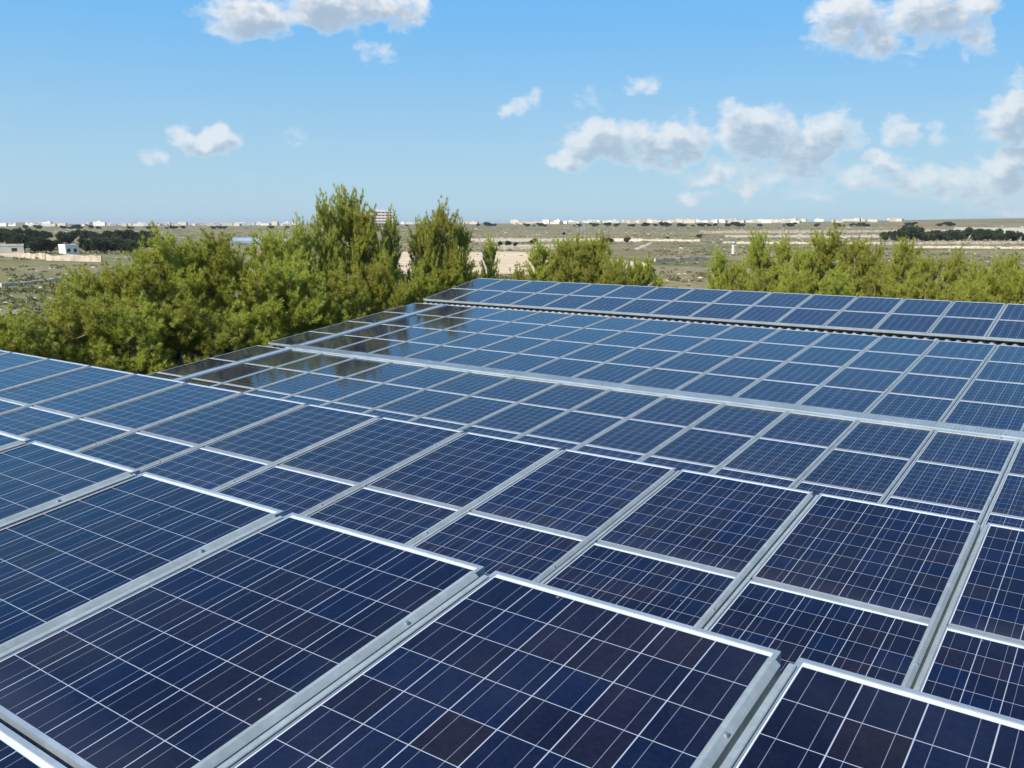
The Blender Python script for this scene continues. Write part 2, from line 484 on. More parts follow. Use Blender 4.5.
def panel_prototype():
    root = empty('solar_panel')
    mb = MB(); lip = .0155; h = .046
    def ring(x0, x1, y0, y1, i, z0, z1):
        o = [(x0, y0), (x1, y0), (x1, y1), (x0, y1)]; q = [(x0 + i, y0 + i), (x1 - i, y0 + i), (x1 - i, y1 - i), (x0 + i, y1 - i)]
        vs = [(x, y, z1) for x, y in o] + [(x, y, z1) for x, y in q] + [(x, y, z0) for x, y in o] + [(x, y, z0) for x, y in q]
        fs = []
        for k in range(4):
            n = (k + 1) % 4
            fs += [(k, n, n + 4, k + 4), (k + 8, n + 8, n, k), (k + 4, n + 4, n + 12, k + 12), (k + 12, n + 12, n + 8, k + 8)]
        mb.add(vs, fs)
    ring(0, MW, -ML, 0, lip, -h, 0)
    fr = obj('frame', mb.mesh('panel_frame', MAT['alu']), root)
    mb = MB(); mb.box(lip + .0005, MW - lip - .0005, -ML + lip + .0005, -lip - .0005, -.008, -.0035)
    obj('cell_sheet', mb.mesh('panel_cells', MAT['cells']), root)
    mb = MB(); mb.box(MW / 2 - .06, MW / 2 + .06, -.20, -.08, -.032, -.0085)
    obj('junction_box', mb.mesh('panel_box', MAT['rubber']), root)
    return root


proto = panel_prototype(); used = False


def to_px(p):
    d = p - Vector((0, 0, EYE)); z = d.dot(cf)
    return (512 + FPX * d.dot(cr) / z, 384 - FPX * d.dot(cu) / z) if z > .05 else (9999, 9999)


def inframe(mw, x, v):
    n = 0
    for a in (.04, .5, .96):
        for c in (.04, .5, .96):
            q = to_px(mw @ Vector((x + a * MW, -v - c * ML, 0)))
            n += (0 <= q[0] <= 1024 and 0 <= q[1] <= 768)
    return n > 0


GUT = .288
LAY = {
    'near': ([0, LP], range(-3, 6)),
    'second': ([0, LP], range(-3, 14)),
    'third': ([0, LP, 2 * LP, 3 * LP, 4 * LP + GUT, 5 * LP + GUT, 6 * LP + GUT], range(-1, 16)),
    'far': ([0, LP], range(0, 18)),
}
CW = {'near': ['upper course', 'lower course'], 'second': ['upper course', 'lower course'],
      'third': ['topmost course', 'second course above the tray', 'third course down', 'course just above the tray',
                'course just below the tray', 'second course below the tray', 'lowest half-hidden course'],
      'far': ['upper course', 'lower course']}
BN = {'near': 'nearest bank', 'second': 'second bank', 'third': 'third bank', 'far': 'farthest bank'}
CW['third'][1] = 'second course from the top'; CW['third'][2] = 'third course from the top'
XL = -1.215                                                       # left edge of the outermost column of the third bank
for b, (courses, ks) in LAY.items():
    mw = bank_matrix(b)
    for ci, vv in enumerate(courses):
        seen = [k for k in ks if inframe(mw, XL if (b == 'third' and k == -1) else k * PITCH, vv)]
        for k in ks:
            if k not in seen and not any(abs(k - s) <= 2 for s in seen): continue
            x = XL if (b == 'third' and k == -1) else k * PITCH
            o = copy_tree(proto)
            o.matrix_world = mw @ Matrix.Translation((x, -vv + random.uniform(-.002, .002), random.uniform(-.0015, .0015)))
            if k in seen:
                i = seen.index(k)
                where = '%s column from the left' % ORD[i]
                if b == 'third' and k == -1: where = 'outermost column by the pines'
            else:
                where = 'beyond the %s edge of the photo, number %d outwards' % (('left', seen[0] - k) if k < seen[0] else ('right', k - seen[-1]))
            tag(o, 'solar panel in the %s, %s, %s' % (BN[b], CW[b][ci], where), 'solar panel', 'solar panels of the ' + BN[b])
            if len(o['label'].split()) > 16: o['label'] = o['label'].replace('solar panel in the', 'panel in').replace(' steel', '').replace('beyond the', 'beyond').replace(' edge of the photo', ' photo edge')
for ch in list(proto.children): bpy.data.objects.remove(ch)
bpy.data.objects.remove(proto)


# rails between the columns: an open channel whose flanges clamp the frames on both sides
def rail(mw, xc, v0, v1, name_label, group, gap=.05, cap=.018):
    root = empty('mounting_rail', mw @ Matrix.Translation((xc, -v1, 0)))
    L = v1 - v0; g = gap / 2
    prof = [(-g - cap, .003), (-g - cap, .006), (-g - cap + .006, .0095), (-g, .0105), (g - .032, -.006), (g - .030, -.046), (g - .012, -.046), (g - .010, .0070),
            (g - .004, .0095), (g + .009, .0085), (g + .0115, .006), (g + .0115, .003), (g - .0075, .003), (g - .0085, -.050), (g - .0335, -.050), (-g - .0015, .006)]
    n = len(prof); mb = MB()
    mb.add([(x, 0, z) for x, z in prof] + [(x, L, z) for x, z in prof], [(i, (i + 1) % n, (i + 1) % n + n, i + n) for i in range(n)] )
    for y in (0, 1):
        mb.add([(x, y * L, z) for x, z in prof], [tuple(range(n))])
    obj('channel', mb.mesh('rail_channel', MAT['zinc']), root)
    c = int(L / 1.3) + 1
    for k in range(c):
        y = L - .35 - k * LP
        if y < .02: break
        q = MB(); q.tube([(-.016, y, -.001), (-.016, y, .0095)], [.006, .005], 6)
        obj('bolt', q.mesh('rail_bolt', MAT['bolt']), root)
    tag(root, name_label, 'mounting rail', group)
    return root


rail_idx = {}
for b, (courses, ks) in LAY.items():
    mw = bank_matrix(b); end = courses[-1] + ML - .03
    segs = [(.055, end)] if b != 'third' else [(.03, 4 * LP - .02), (4 * LP + GUT + .005, end)]
    for si, (v0, v1) in enumerate(segs):
        n = 0
        for k in ks:
            if b == 'third' and k <= 0: continue
            if k == min(ks): continue
            xc = k * PITCH - .025
            vis = any(0 <= to_px(mw @ Vector((xc, -(v0 + (v1 - v0) * w), 0)))[0] <= 1024 and to_px(mw @ Vector((xc, -(v0 + (v1 - v0) * w), 0)))[1] <= 768 for w in np.linspace(0, 1, 20))
            part = '' if b != 'third' else (' above the tray' if si == 0 else ' below the tray')
            if vis:
                n += 1; w = '%s rail from the left' % ORD[n - 1]
            else:
                if not any(0 <= to_px(mw @ Vector(((k + s) * PITCH, -v0, 0)))[0] <= 1024 for s in (-2, -1, 1, 2)): continue
                w = 'outside the frame, number %d' % (k + 4)
            rail(mw, xc, v0, v1, 'galvanised channel between panels of the %s%s, %s' % (BN[b].replace('big ', ''), part, w), 'rails of the ' + BN[b])

# wide cover strip beside the outermost column of the third bank
mw = bank_matrix('third')
for si, (v0, v1) in enumerate([(.02, 4 * LP - .02), (4 * LP + GUT + .01, 6 * LP + GUT + ML)]):
    root = empty('cover_strip', mw @ Matrix.Translation((XL + MW - .014, -v1, 0)))
    mb = MB(); w = -XL - MW + .028; L = v1 - v0
    mb.box(0, w, 0, L, .004, .016); mb.box(.02, .034, 0, L, .0165, .026); mb.box(w - .034, w - .02, 0, L, .0165, .026)
    obj('flashing', mb.mesh('flashing', MAT['tray']), root)
    for k in range(int(L / .65)):
        q = MB(); q.tube([(w / 2, .2 + k * .65, .0165), (w / 2, .2 + k * .65, .024)], [.012, .010], 6)
        obj('screw', q.mesh('strip_screw', MAT['bolt']), root)
    tag(root, 'broad grey steel strip along the outermost column by the pines, %s the cable tray' % ('above' if si == 0 else 'below'), 'cover strip', 'steel strips beside the pines')

# cable tray with perforated lids across the third bank
y1 = -(4 * LP) + .012; y0 = -(4 * LP + GUT) - .008
root = empty('cable_tray', mw @ Matrix.Translation((XL + MW, 0, 0)))
W = LAY['third'][1][-1] * PITCH + PITCH - XL - MW
mb = MB(); mb.box(0, W, y0 + .012, y1 - .012, -.04, .022)
obj('tray_body', mb.mesh('tray_body', MAT['zinc']), root)
x = 0.0; k = 0
while x < W - .1:
    x2 = min(W, x + 2.08)
    q = MB(); h = .026 + (k % 2) * .004
    prof = [(y0, .0), (y0, h), (y0 + .012, h + .012), (y1 - .012, h + .012), (y1, h), (y1, .0), (y1 - .008, .0), (y1 - .008, h - .002), (y0 + .008, h - .002), (y0 + .008, 0)]
    n = len(prof)
    q.add([(x + (k % 2) * -.02, y, z) for y, z in prof] + [(x2 + .004, y, z) for y, z in prof], [(i, (i + 1) % n, (i + 1) % n + n, i + n) for i in range(n)] + [(0, 1, 8, 9), (1, 2, 3, 4, 7, 8)[::-1] if False else (1, 4, 7, 8), (4, 5, 6, 7)])
    ld = obj('lid', q.mesh('tray_lid', MAT['tray']), root)
    # raised cross ribs pressed into the lid
    rb = MB(); rx = x + .05
    while rx < x2 - .04:
        rb.box(rx, rx + .018, y0 + .03, y1 - .03, h + .0125, h + .018); rx += .052
    obj('pressed_ribs', rb.mesh('lid_ribs', MAT['tray']), ld)
    for bx, by in ((x + .03, y0 + .05), (x + .03, y1 - .05), (x2 - .03, y0 + .05), (x2 - .03, y1 - .05)):
        q = MB(); q.tube([(bx, by, h + .013), (bx, by, h + .026)], [.013, .010], 6)
        obj('bolt', q.mesh('lid_bolt', MAT['bolt']), ld)
    x = x2; k += 1
tag(root, 'pale steel cable tray with bolted lids running across the big third bank of panels', 'cable tray')

# ------------------------------------------------------------------ the building under the panels
bld = empty('farm_building', loc=(0, 0, 0))
X0, X1 = -17.16, 3.3


def deck(name, b, vlen, x0, x1, depth, over=.05):
    """corrugated roof sheet parallel to the bank, the waves running up the slope"""
    mw = bank_matrix(b); o = BANKS[b][0]
    mb = MB(); a = x0 - o.x; e = x1 - o.x; pitch = .20; n = int((e - a) / pitch * 8)
    vs = []; fs = []
    for i in range(n + 1):
        x = a + (e - a) * i / n; z = -depth + .032 * math.sin(2 * math.pi * x / pitch)
        for y in (over, -vlen): vs.append(mw @ Vector((x, y, z)))
        for y in (over, -vlen): vs.append(mw @ Vector((x, y, z - .008)))
    for i in range(n):
        k = i * 4
        fs += [(k, k + 1, k + 5, k + 4), (k + 2, k + 6, k + 7, k + 3), (k + 1, k + 3, k + 7, k + 5), (k, k + 4, k + 6, k + 2)]
    mb.add(vs, fs)
    return obj(name, mb.mesh(name, MAT['sheet'], True), bld)


deck('roof_sheet', 'near', 2 * LP + .5, -10.4, X1, .135)
deck('roof_sheet', 'second', 2 * LP + .35, X0, X1, .135)
deck('roof_sheet', 'third', 7 * LP + GUT + .2, X0 + .06, X1, .135)
deck('roof_sheet', 'far', 2 * LP + .11, X0 + .05, X1, .135)
# mounting purlins (the grey apron under the far bank and the ends of each bank)
for b, x0 in (('far', X0 + .05), ('third', X0 + .1), ('second', X0), ('near', -10.3)):
    mw = bank_matrix(b); o = BANKS[b][0]; courses = LAY[b][0]
    for ci, vv in enumerate(courses):
        for q in (.12, ML - .12):
            mb = MB(); mb.box(x0 - o.x + .05, X1 - o.x, -vv - q - .02, -vv - q + .02, -.100, -.060, f=lambda x, y, z: tuple(mw @ Vector((x, y, z))))
            obj('purlin', mb.mesh('purlin', MAT['zinc']), bld)
    e = courses[-1] + ML
    mb = MB(); mb.box(x0 - o.x + (.06 if b == 'far' else .1), X1 - o.x, -e - .062, -e - .004, -.036, .003, f=lambda x, y, z: tuple(mw @ Vector((x, y, z))))
    obj('apron', mb.mesh('apron', MAT['zinc']), bld)
# walls: stepped body under the decks
mb = MB()
secs = [(-2.2, 2.26, -2.05, -10.35), (2.26, 6.02, -2.55, X0 + .1), (6.02, 18.86, -3.95, X0 + .1), (18.86, 21.9, -2.5, X0 + .1)]


def zdeck(b, y):
    o, t = BANKS[b]; return o.z - (o.y - y) * math.tan(R(t)) - .20 + EYE


for (ya, yb, _, xa), b in zip(secs, ('near', 'second', 'third', 'far')):
    xb = X1 - .05
    vs = [(xa, ya, -.2), (xb, ya, -.2), (xb, yb, -.2), (xa, yb, -.2), (xa, ya, zdeck(b, ya)), (xb, ya, zdeck(b, ya)), (xb, yb, zdeck(b, yb)), (xa, yb, zdeck(b, yb))]
    mb = MB(); mb.add(vs, [(0, 3, 2, 1), (4, 5, 6, 7), (0, 1, 5, 4), (1, 2, 6, 5), (2, 3, 7, 6), (3, 0, 4, 7)])
    obj('wall', mb.mesh('wall', MAT['wall']), bld)
tag(bld, 'low farm building with stepped corrugated roofs that carry the banks of solar panels', 'building')


# ------------------------------------------------------------------ vegetation
def blades(centres, dirs, lens, wid, n, spread, seed):
    """n narrow triangles fanned out from every centre round its direction"""
    g = np.random.default_rng(seed); N = len(centres)
    c = np.repeat(centres, n, 0); d = np.repeat(dirs, n, 0); L = np.repeat(lens, n) * g.uniform(.7, 1.15, N * n)
    d = d + g.normal(0, spread, (N * n, 3)); d /= np.linalg.norm(d, axis=1)[:, None]
    s = np.cross(d, g.normal(0, 1, (N * n, 3))); s /= np.linalg.norm(s, axis=1)[:, None] + 1e-9
    w = wid * g.uniform(.7, 1.3, N * n)
    a = c - s * w[:, None] / 2; b = c + s * w[:, None] / 2; t = c + d * L[:, None]
    return np.stack([a, b, t], 1).reshape(-1, 3)


def tri_mesh(name, pts, m):
    me = bpy.data.meshes.new(name); n = len(pts) // 3
    me.vertices.add(n * 3); me.vertices.foreach_set('co', pts.astype(np.float32).ravel())
    me.loops.add(n * 3); me.loops.foreach_set('vertex_index', np.arange(n * 3, dtype=np.int32))
    me.polygons.add(n); me.polygons.foreach_set('loop_start', np.arange(0, n * 3, 3, dtype=np.int32))
    me.polygons.foreach_set('loop_total', np.full(n, 3, dtype=np.int32))
    me.materials.append(m); me.update(); me.validate(); return me


def pine_meshes(seed, H, Rad, base=.18, lobes=46, top=1.0):
    """Aleppo pine: bent trunk, rising limbs, upright plumes of needle tufts at the limb ends"""
    g = random.Random(seed); mb = MB()
    lean = (g.uniform(-.25, .25), g.uniform(-.25, .25))
    tp = lambda s: Vector((lean[0] * s * s + .08 * math.sin(s * 5 + seed), lean[1] * s * s + .08 * math.cos(s * 4 + seed), s * H * .93))
    mb.tube([tp(i / 9) for i in range(10)], [.15 * (1 - i / 10) ** .8 + .015 for i in range(10)], 8)
    C = []; D = []; L = []
    for i in range(lobes):
        s = base + (1 - base) * ((i + .5) / lobes) ** .85
        az = i * 2.39996 + g.uniform(-.4, .4)
        env = Rad * (math.sin(math.pi * min(1, (1 - s) * 1.05 + .02)) ** .55 * (.35 + .65 * (1 - s) / (1 - base)) + .08) * g.uniform(.55, 1.12)
        p0 = tp(min(1, s)); out = Vector((math.cos(az), math.sin(az), 0)); rise = g.uniform(.35, .95)
        p1 = p0 + out * env * .55 + Vector((0, 0, env * rise * .25)); p2 = p0 + out * env + Vector((0, 0, env * rise * .75))
        mb.tube([p0, p1, p2], [.045 * (1.1 - s) + .012, .03 * (1.1 - s) + .008, .006], 5, False)
        nb = int(7 + env * 9)
        for k in range(nb):
            w = g.uniform(.0, 1.0) ** .42 * .95 + .05; q = p0.lerp(p1, w / .55) if w < .55 else p1.lerp(p2, (w - .55) / .45)
            dv = (out * g.uniform(.0, .8) + Vector((g.gauss(0, .55), g.gauss(0, .55), g.uniform(.25, 1.35)))).normalized()
            bl = g.uniform(.25, .62) * (.7 + .3 * top)
            e = q + dv * bl + Vector((0, 0, .1 * bl))
            if k % 3 == 0: mb.tube([q, e], [.010, .004], 3, False)
            nt = 7
            for j in range(nt):
                u = (j + 1) / nt; c = q.lerp(e, u) + Vector((g.gauss(0, .025), g.gauss(0, .025), g.gauss(0, .025)))
                C.append(c); D.append(dv * .9 + Vector((0, 0, .25))); L.append(g.uniform(.10, .155))
    for k in range(40):                                           # leading shoot
        c = tp(1) + Vector((g.gauss(0, .05), g.gauss(0, .05), (k - 34) * .03))
        C.append(c); D.append(Vector((g.gauss(0, .5), g.gauss(0, .5), 1))); L.append(.15)
    pts = blades(np.array([tuple(c) for c in C]), np.array([tuple(d) for d in D]), np.array(L), .0115, 34, .6, seed)
    return mb.mesh('pine_trunk', MAT['bark'], True), tri_mesh('pine_crown', pts, MAT['pine'])


PINES = [pine_meshes(11, 7, 2.1), pine_meshes(12, 7, 1.9, .12, 50), pine_meshes(13, 7, 2.4, .1, 56), pine_meshes(14, 7, 1.5, .2, 40), pine_meshes(15, 7, 2.0, .15, 48)]


def pine(px, ytop, dist, variant, width, label, group):
    """pine rooted at that bearing and distance, as tall as it looks in the photo"""
    p = at(px, dist); d = ray(px, ytop); top = EYE + d.z / math.hypot(d.x, d.y) * dist
    H = top - p.z; root = empty('pine_tree', loc=p, rz=random.uniform(0, 6.28)); tr, cr_ = PINES[variant % 5]
    sxy = width / 2.0
    root.scale = (sxy, sxy, H / 7.0)
    obj('trunk', tr, root); obj('crown', cr_, root)
    return tag(root, label, 'pine tree', group)


# (px of the axis, y of the tip, distance, variant, half-width factor)
LEFT = [(-60, 300, 24, 2, 2.3), (-15, 318, 23, 0, 2.2), (22, 312, 22, 4, 2.0), (60, 300, 27, 2, 2.4), (92, 268, 31, 1, 2.2), (128, 262, 30, 0, 2.0), (112, 302, 23, 4, 2.0), (160, 240, 33, 2, 2.1),
        (196, 238, 34, 0, 2.0), (224, 232, 32, 1, 1.9), (178, 300, 23, 2, 2.2), (248, 262, 27, 4, 2.2), (276, 230, 34, 0, 1.8), (292, 262, 27, 2, 2.0), (312, 282, 24, 1, 1.9),
        (304, 220, 36, 3, 1.3), (328, 196, 36, 3, 1.25), (350, 187, 37, 1, 1.55), (362, 206, 35, 0, 1.3), (388, 211, 36, 3, .95), (345, 268, 27, 4, 2.1), (232, 310, 23, 0, 2.1), (384, 258, 28, 2, 1.5),
        (424, 218, 35, 1, 1.3), (443, 206, 36, 4, 1.5), (463, 220, 35, 3, 1.1), (491, 236, 34, 3, .9), (416, 270, 30, 4, 1.7), (452, 262, 31, 2, 1.7), (475, 272, 33, 0, 1.3)]
MID = [(541, 240, 37, 3, 1.5), (560, 238, 38, 1, 1.9), (573, 244, 37, 2, 1.9), (588, 238, 38, 0, 1.9), (603, 234, 38, 3, 1.5), (618, 256, 37, 0, 1.3), (633, 261, 37, 4, 1.4), (648, 260, 38, 2, 1.3), (515, 268, 37, 4, 1.2), (572, 262, 35, 2, 1.4), (610, 266, 36, 2, 1.2), (497, 284, 37, 4, 1.1)]
RIGHT = [(721, 250, 37, 3, 1.3), (738, 262, 36, 0, 1.2), (762, 231, 38, 1, 1.45), (783, 236, 38, 3, 1.3), (804, 248, 37, 0, 1.4), (832, 232, 39, 2, 1.9), (858, 238, 38, 0, 1.5), (794, 272, 35, 2, 1.5),
         (846, 268, 35, 4, 1.6), (908, 238, 38, 1, 1.6), (884, 266, 36, 4, 1.4), (932, 256, 37, 0, 1.5), (957, 250, 38, 3, 1.4), (982, 264, 36, 2, 1.5), (1008, 254, 38, 1, 1.6), (915, 280, 34, 2, 1.6),
         (968, 282, 34, 4, 1.6), (1028, 268, 36, 0, 1.7), (1052, 256, 38, 2, 2.0), (1090, 250, 38, 1, 2.0), (758, 276, 35, 4, 1.5), (724, 278, 36, 2, 1.2), (878, 248, 40, 2, 1.4)]
for lst, where, gname in ((LEFT, 'the pines left of the roof', 'pines along the left side of the roof'), (MID, 'those behind the farthest bank\'s middle', 'pines behind the middle of the farthest bank'),
                          (RIGHT, 'those behind the farthest bank\'s right half', 'pines behind the right half of the farthest bank')):
    order = sorted(range(len(lst)), key=lambda i: lst[i][0]); tall = min(range(len(lst)), key=lambda i: lst[i][1])
    for i, (px, yt, ds, va, w) in enumerate(lst):
        n = order.index(i)
        kind = 'tall slender' if w < 1.5 else ('low bushy' if ds < 31 or yt > 258 else 'full rounded')
        lab = '%s pine, %s from the left of %s' % (kind, ORD[n], where)
        if i == tall and lst is LEFT: lab = 'tallest yellow-green pine, its pointed crown high above the horizon left of centre'
        if lst is LEFT:
            edge = 19.4 / abs(math.sin(azel(px, 227)[0])); ds = edge + max(0, ds - edge) * .22
        pine(px, yt, ds, va, w, lab, gname)


def bush_meshes(seed, H, Rad, n=900, trunk=True):
    g = np.random.default_rng(seed)
    k = 9; lc = g.normal(0, 1, (k, 3)); lc /= np.linalg.norm(lc, axis=1)[:, None]; lc *= np.array([Rad * .8, Rad * .8, H * .22]) * g.uniform(.6, 1.3, (k, 1)); lc[:, 2] += H * .6
    idx = g.integers(0, k, n); d = g.normal(0, 1, (n, 3)); d /= np.linalg.norm(d, axis=1)[:, None]
    c = lc[idx] + d * np.array([Rad * .38, Rad * .38, H * .21]) * g.uniform(.6, 1.05, (n, 1)); c[:, 2] = np.abs(c[:, 2])
    pts = blades(c, d + np.array([0, 0, .3]), np.full(n, Rad * .24), Rad * .15, 7, .9, seed)
    mb = MB(); mb.tube([(0, 0, 0), (.1, 0, H * .35), (0, .1, H * .7)], [.2, .15, .05], 6)
    return mb.mesh('far_trunk', MAT['bark'], True), tri_mesh('far_crown', pts, MAT['dark_leaf'])


BUSH = [bush_meshes(31, 5, 2.6), bush_meshes(32, 6, 2.4), bush_meshes(33, 4, 2.6), bush_meshes(34, 7, 2.2)]


def far_tree(p, h, v, label, group, wide=1.0):
    root = empty('distant_tree', loc=p, rz=random.uniform(0, 6.28)); H0 = (5, 6, 4, 7)[v % 4]; s = h / H0
    root.scale = (s * wide, s * wide, s)
    obj('trunk', BUSH[v % 4][0], root); obj('crown', BUSH[v % 4][1], root)
    return tag(root, label, 'tree', group)


def tree_row(specs, desc, group):
    specs = sorted(specs)
    for i, (px, yb, h, w) in enumerate(specs):
        far_tree(hit(px, yb), h, i * 7 + len(desc), 'dark tree %s, %s from left' % (desc, ORD[i]), group, w)


g = random.Random(5)
tree_row([(x + g.uniform(-2, 2), 252 + g.uniform(-3, 2), g.uniform(3.6, 5.6), 1.3) for x in (14, 20, 27, 34, 38, 42, 47, 52, 57, 84, 88, 93, 98, 103, 108, 112, 117, 122, 126, 131, 136, 141, 146, 152)], 'beside the white houses at far left', 'dark trees round the far left houses')
tree_row([(x + g.uniform(-2, 2), 243 + g.uniform(-2.5, 1.5), g.uniform(5, 7.5), 1.3) for x in (-2, 4, 10, 17, 25, 33, 41, 50, 62, 72, 84, 92, 99, 107, 114, 121, 128, 135, 142, 150)], 'in the belt below the left skyline', 'dark trees below the left skyline')
tree_row([(x + g.uniform(-2, 2), 242 + g.uniform(-.4, .4), g.uniform(4.5, 7.5) * (1.3 if 908 < x < 920 else 1), 1.1) for x in range(886, 1062, 6)], 'in the row before the long grey shed', 'dark trees in the row before the long shed')
tree_row([(x + g.uniform(-3, 3), 226.5, g.uniform(3.5, 6.5), 2.2) for x in (395, 408, 416, 478, 486, 492, 538, 544, 592, 605, 616, 640, 648, 655, 662, 670, 682, 712, 734, 742, 790, 852, 858, 912, 915, 940, 948)], 'on the skyline', 'dark trees on the skyline')
tree_row([(x, 226.8 if x > 300 else 229.2, g.uniform(2.5, 5), 2.0) for x in [g.uniform(-10, 290) for _ in range(26)] + [g.uniform(520, 900) for _ in range(34)]], 'among the houses of the far town', 'dark trees among the far houses')
tree_row([(s, y, h, 1.3) for s, y, h in ((500, 247, 2.6), (508, 246, 2.2), (515, 247, 2.2), (534, 245, 3.2), (604, 244, 3), (611, 243.5, 3), (627, 243, 3), (668, 240, 2.4), (700, 238, 2.5), (564, 236, 3))], 'alone in the pale middle fields', 'single trees in the middle fields')


# scrub and stones scattered over the fields: nobody could count them
def scatter(n, rmin, rmax, seed):
    q = np.random.default_rng(seed); out = []
    while len(out) < n:
        a = q.uniform(R(-72), R(2)); r = rmin * (rmax / rmin) ** q.uniform(0, 1)
        x, y = r * math.sin(a), r * math.cos(a)
        if math.sin(x * .031 + 2) * math.cos(y * .023 + 1) + .6 * math.sin(x * .09 - y * .07) + q.normal(0, .5) < -.1: continue
        z = terr(x, y); d = Vector((x, y, z - EYE)); zz = d.dot(cf); qx, qy = 512 + FPX * d.dot(cr) / zz, 384 - FPX * d.dot(cu) / zz
        if 395 < qx < 650 and 251 < qy < 277 and q.uniform() < .9: continue      # little grows on the quarry floor
        out.append((x, y, z))
    return np.array(out)


P = scatter(6000, 75, 1700, 3); k = 20
S = np.random.default_rng(4).lognormal(-.35, .5, len(P)) * (1 + np.hypot(P[:, 0], P[:, 1]) / 900)
d = np.random.default_rng(5).normal(0, 1, (len(P), k, 3)); d[:, :, 2] = np.abs(d[:, :, 2]) * .8; d /= np.linalg.norm(d, axis=2)[:, :, None]
c = (P[:, None, :] + d * S[:, None, None] * np.array([1.0, 1.0, .45]) * .55)
pts = blades(c.reshape(-1, 3), d.reshape(-1, 3), np.repeat(S * .38, k), .26, 2, .6, 6)
tag(obj('scrub', tri_mesh('scrub', pts, MAT['grey_leaf'])), 'low grey-green scrub dotted over the fields', 'scrub', kind='stuff')

P = scatter(5200, 85, 1300, 8); q = np.random.default_rng(9); mb = MB()
for x, y, z in P:
    r = math.hypot(x, y); s = min(.28, q.lognormal(-2.4, .5)) * (1 + r / 260); a = q.uniform(0, 6.28)
    w, l, h = s * q.uniform(.8, 1.8), s * q.uniform(.8, 1.8), s * q.uniform(.2, .45)
    vs = []
    for zz, kk in ((-.05, 1), (h, q.uniform(.5, .8))):
        for i in range(5):
            t = a + i * 1.2566 + q.uniform(-.2, .2); vs.append((x + math.cos(t) * w * kk, y + math.sin(t) * l * kk, z + zz + q.uniform(-.05, .05) * s))
    mb.add(vs, [(0, 1, 6, 5), (1, 2, 7, 6), (2, 3, 8, 7), (3, 4, 9, 8), (4, 0, 5, 9), (5, 6, 7, 8, 9)])
tag(obj('loose_rocks', mb.mesh('loose_rocks', MAT['stone'])), 'pale limestone rubble strewn over the fields', 'rocks', kind='stuff')


# ------------------------------------------------------------------ air
mb = MB(); mb.box(-14500, 14500, -14500, 14500, -60, 72)
hm = bpy.data.materials.new('haze'); hm.use_nodes = True; ht = NT(hm.node_tree); ht.n.clear()
ho = ht.new('ShaderNodeOutputMaterial'); hv = ht.new('ShaderNodeVolumePrincipled')
hv.inputs['Color'].default_value = (.86, .92, 1.0, 1); hv.inputs['Density'].default_value = .00008; hv.inputs['Anisotropy'].default_value = .2
ht.put(ho.inputs['Volume'], hv.outputs[0])
tag(obj('haze', mb.mesh('haze', hm)), kind='stuff')

# ------------------------------------------------------------------ walls and buildings in the landscape
def rubble_wall(a, b, h, label, m='rubble', w=.6, sub=None):
    A, B = hit(*a), hit(*b); L = (B - A).length; n = sub or max(6, int(L / 2)); gg = random.Random(int(a[0] * 7 + b[0]))
    side = (B - A).cross(Vector((0, 0, 1))).normalized(); vs = []; fs = []
    for i in range(n + 1):
        p = A.lerp(B, i / n); p.z = terr(p.x, p.y); hh = h * gg.uniform(.75, 1.15); o = side * (w / 2 * gg.uniform(.8, 1.2)); j = side * gg.uniform(-.1, .1)
        vs += [p - o + j - Vector((0, 0, .3)), p - o * .7 + j + Vector((0, 0, hh)), p + o * .7 + j + Vector((0, 0, hh * gg.uniform(.95, 1.05))), p + o + j - Vector((0, 0, .3))]
    for i in range(n):
        k = i * 4
        for q in range(3): fs.append((k + q, k + q + 1, k + q + 5, k + q + 4))
    fs += [(0, 1, 2, 3), (n * 4 + 3, n * 4 + 2, n * 4 + 1, n * 4)]
    mb = MB(); mb.add(vs, fs)
    tag(obj('stone_wall', mb.mesh('stone_wall', MAT[m])), label, 'stone wall', 'stone walls in the fields')


rubble_wall((16, 257.5), (46, 259.5), 1.5, 'pale boundary wall at far left below the white houses, its left stretch', 'field_wall', .5)
rubble_wall((47, 260.5), (102, 262.0), 1.5, 'pale boundary wall left of the pines, its right and higher stretch', 'field_wall', .5)
rubble_wall((-60, 256), (15, 257), 1.2, 'low wall stretch cut by the left edge of the photo', 'field_wall', .5)
rubble_wall((492, 249.5), (566, 249), 1.2, 'low rubble wall above the quarry, left of the path')
rubble_wall((575, 240.5), (700, 241.5), 1.3, 'long low rubble wall across the middle fields')
rubble_wall((655, 262), (722, 259), .9, 'low rubble wall between the middle pines and the right pines')
rubble_wall((722, 243.6), (905, 244.4), 1.1, 'rubble wall seen behind the tops of the right pines')
rubble_wall((905, 248), (1040, 249), 1.0, 'rubble wall below the tree row at the right')
rubble_wall((700, 233.6), (960, 231.5), 2.4, 'pale wall high on the slope at the right', 'field_wall')
rubble_wall((880, 244.9), (1040, 244.0), 1.5, 'pale wall at the foot of the dark tree row', 'field_wall')
rubble_wall((0, 287), (62, 281), .5, 'tumbled low wall in the brown field at far left')


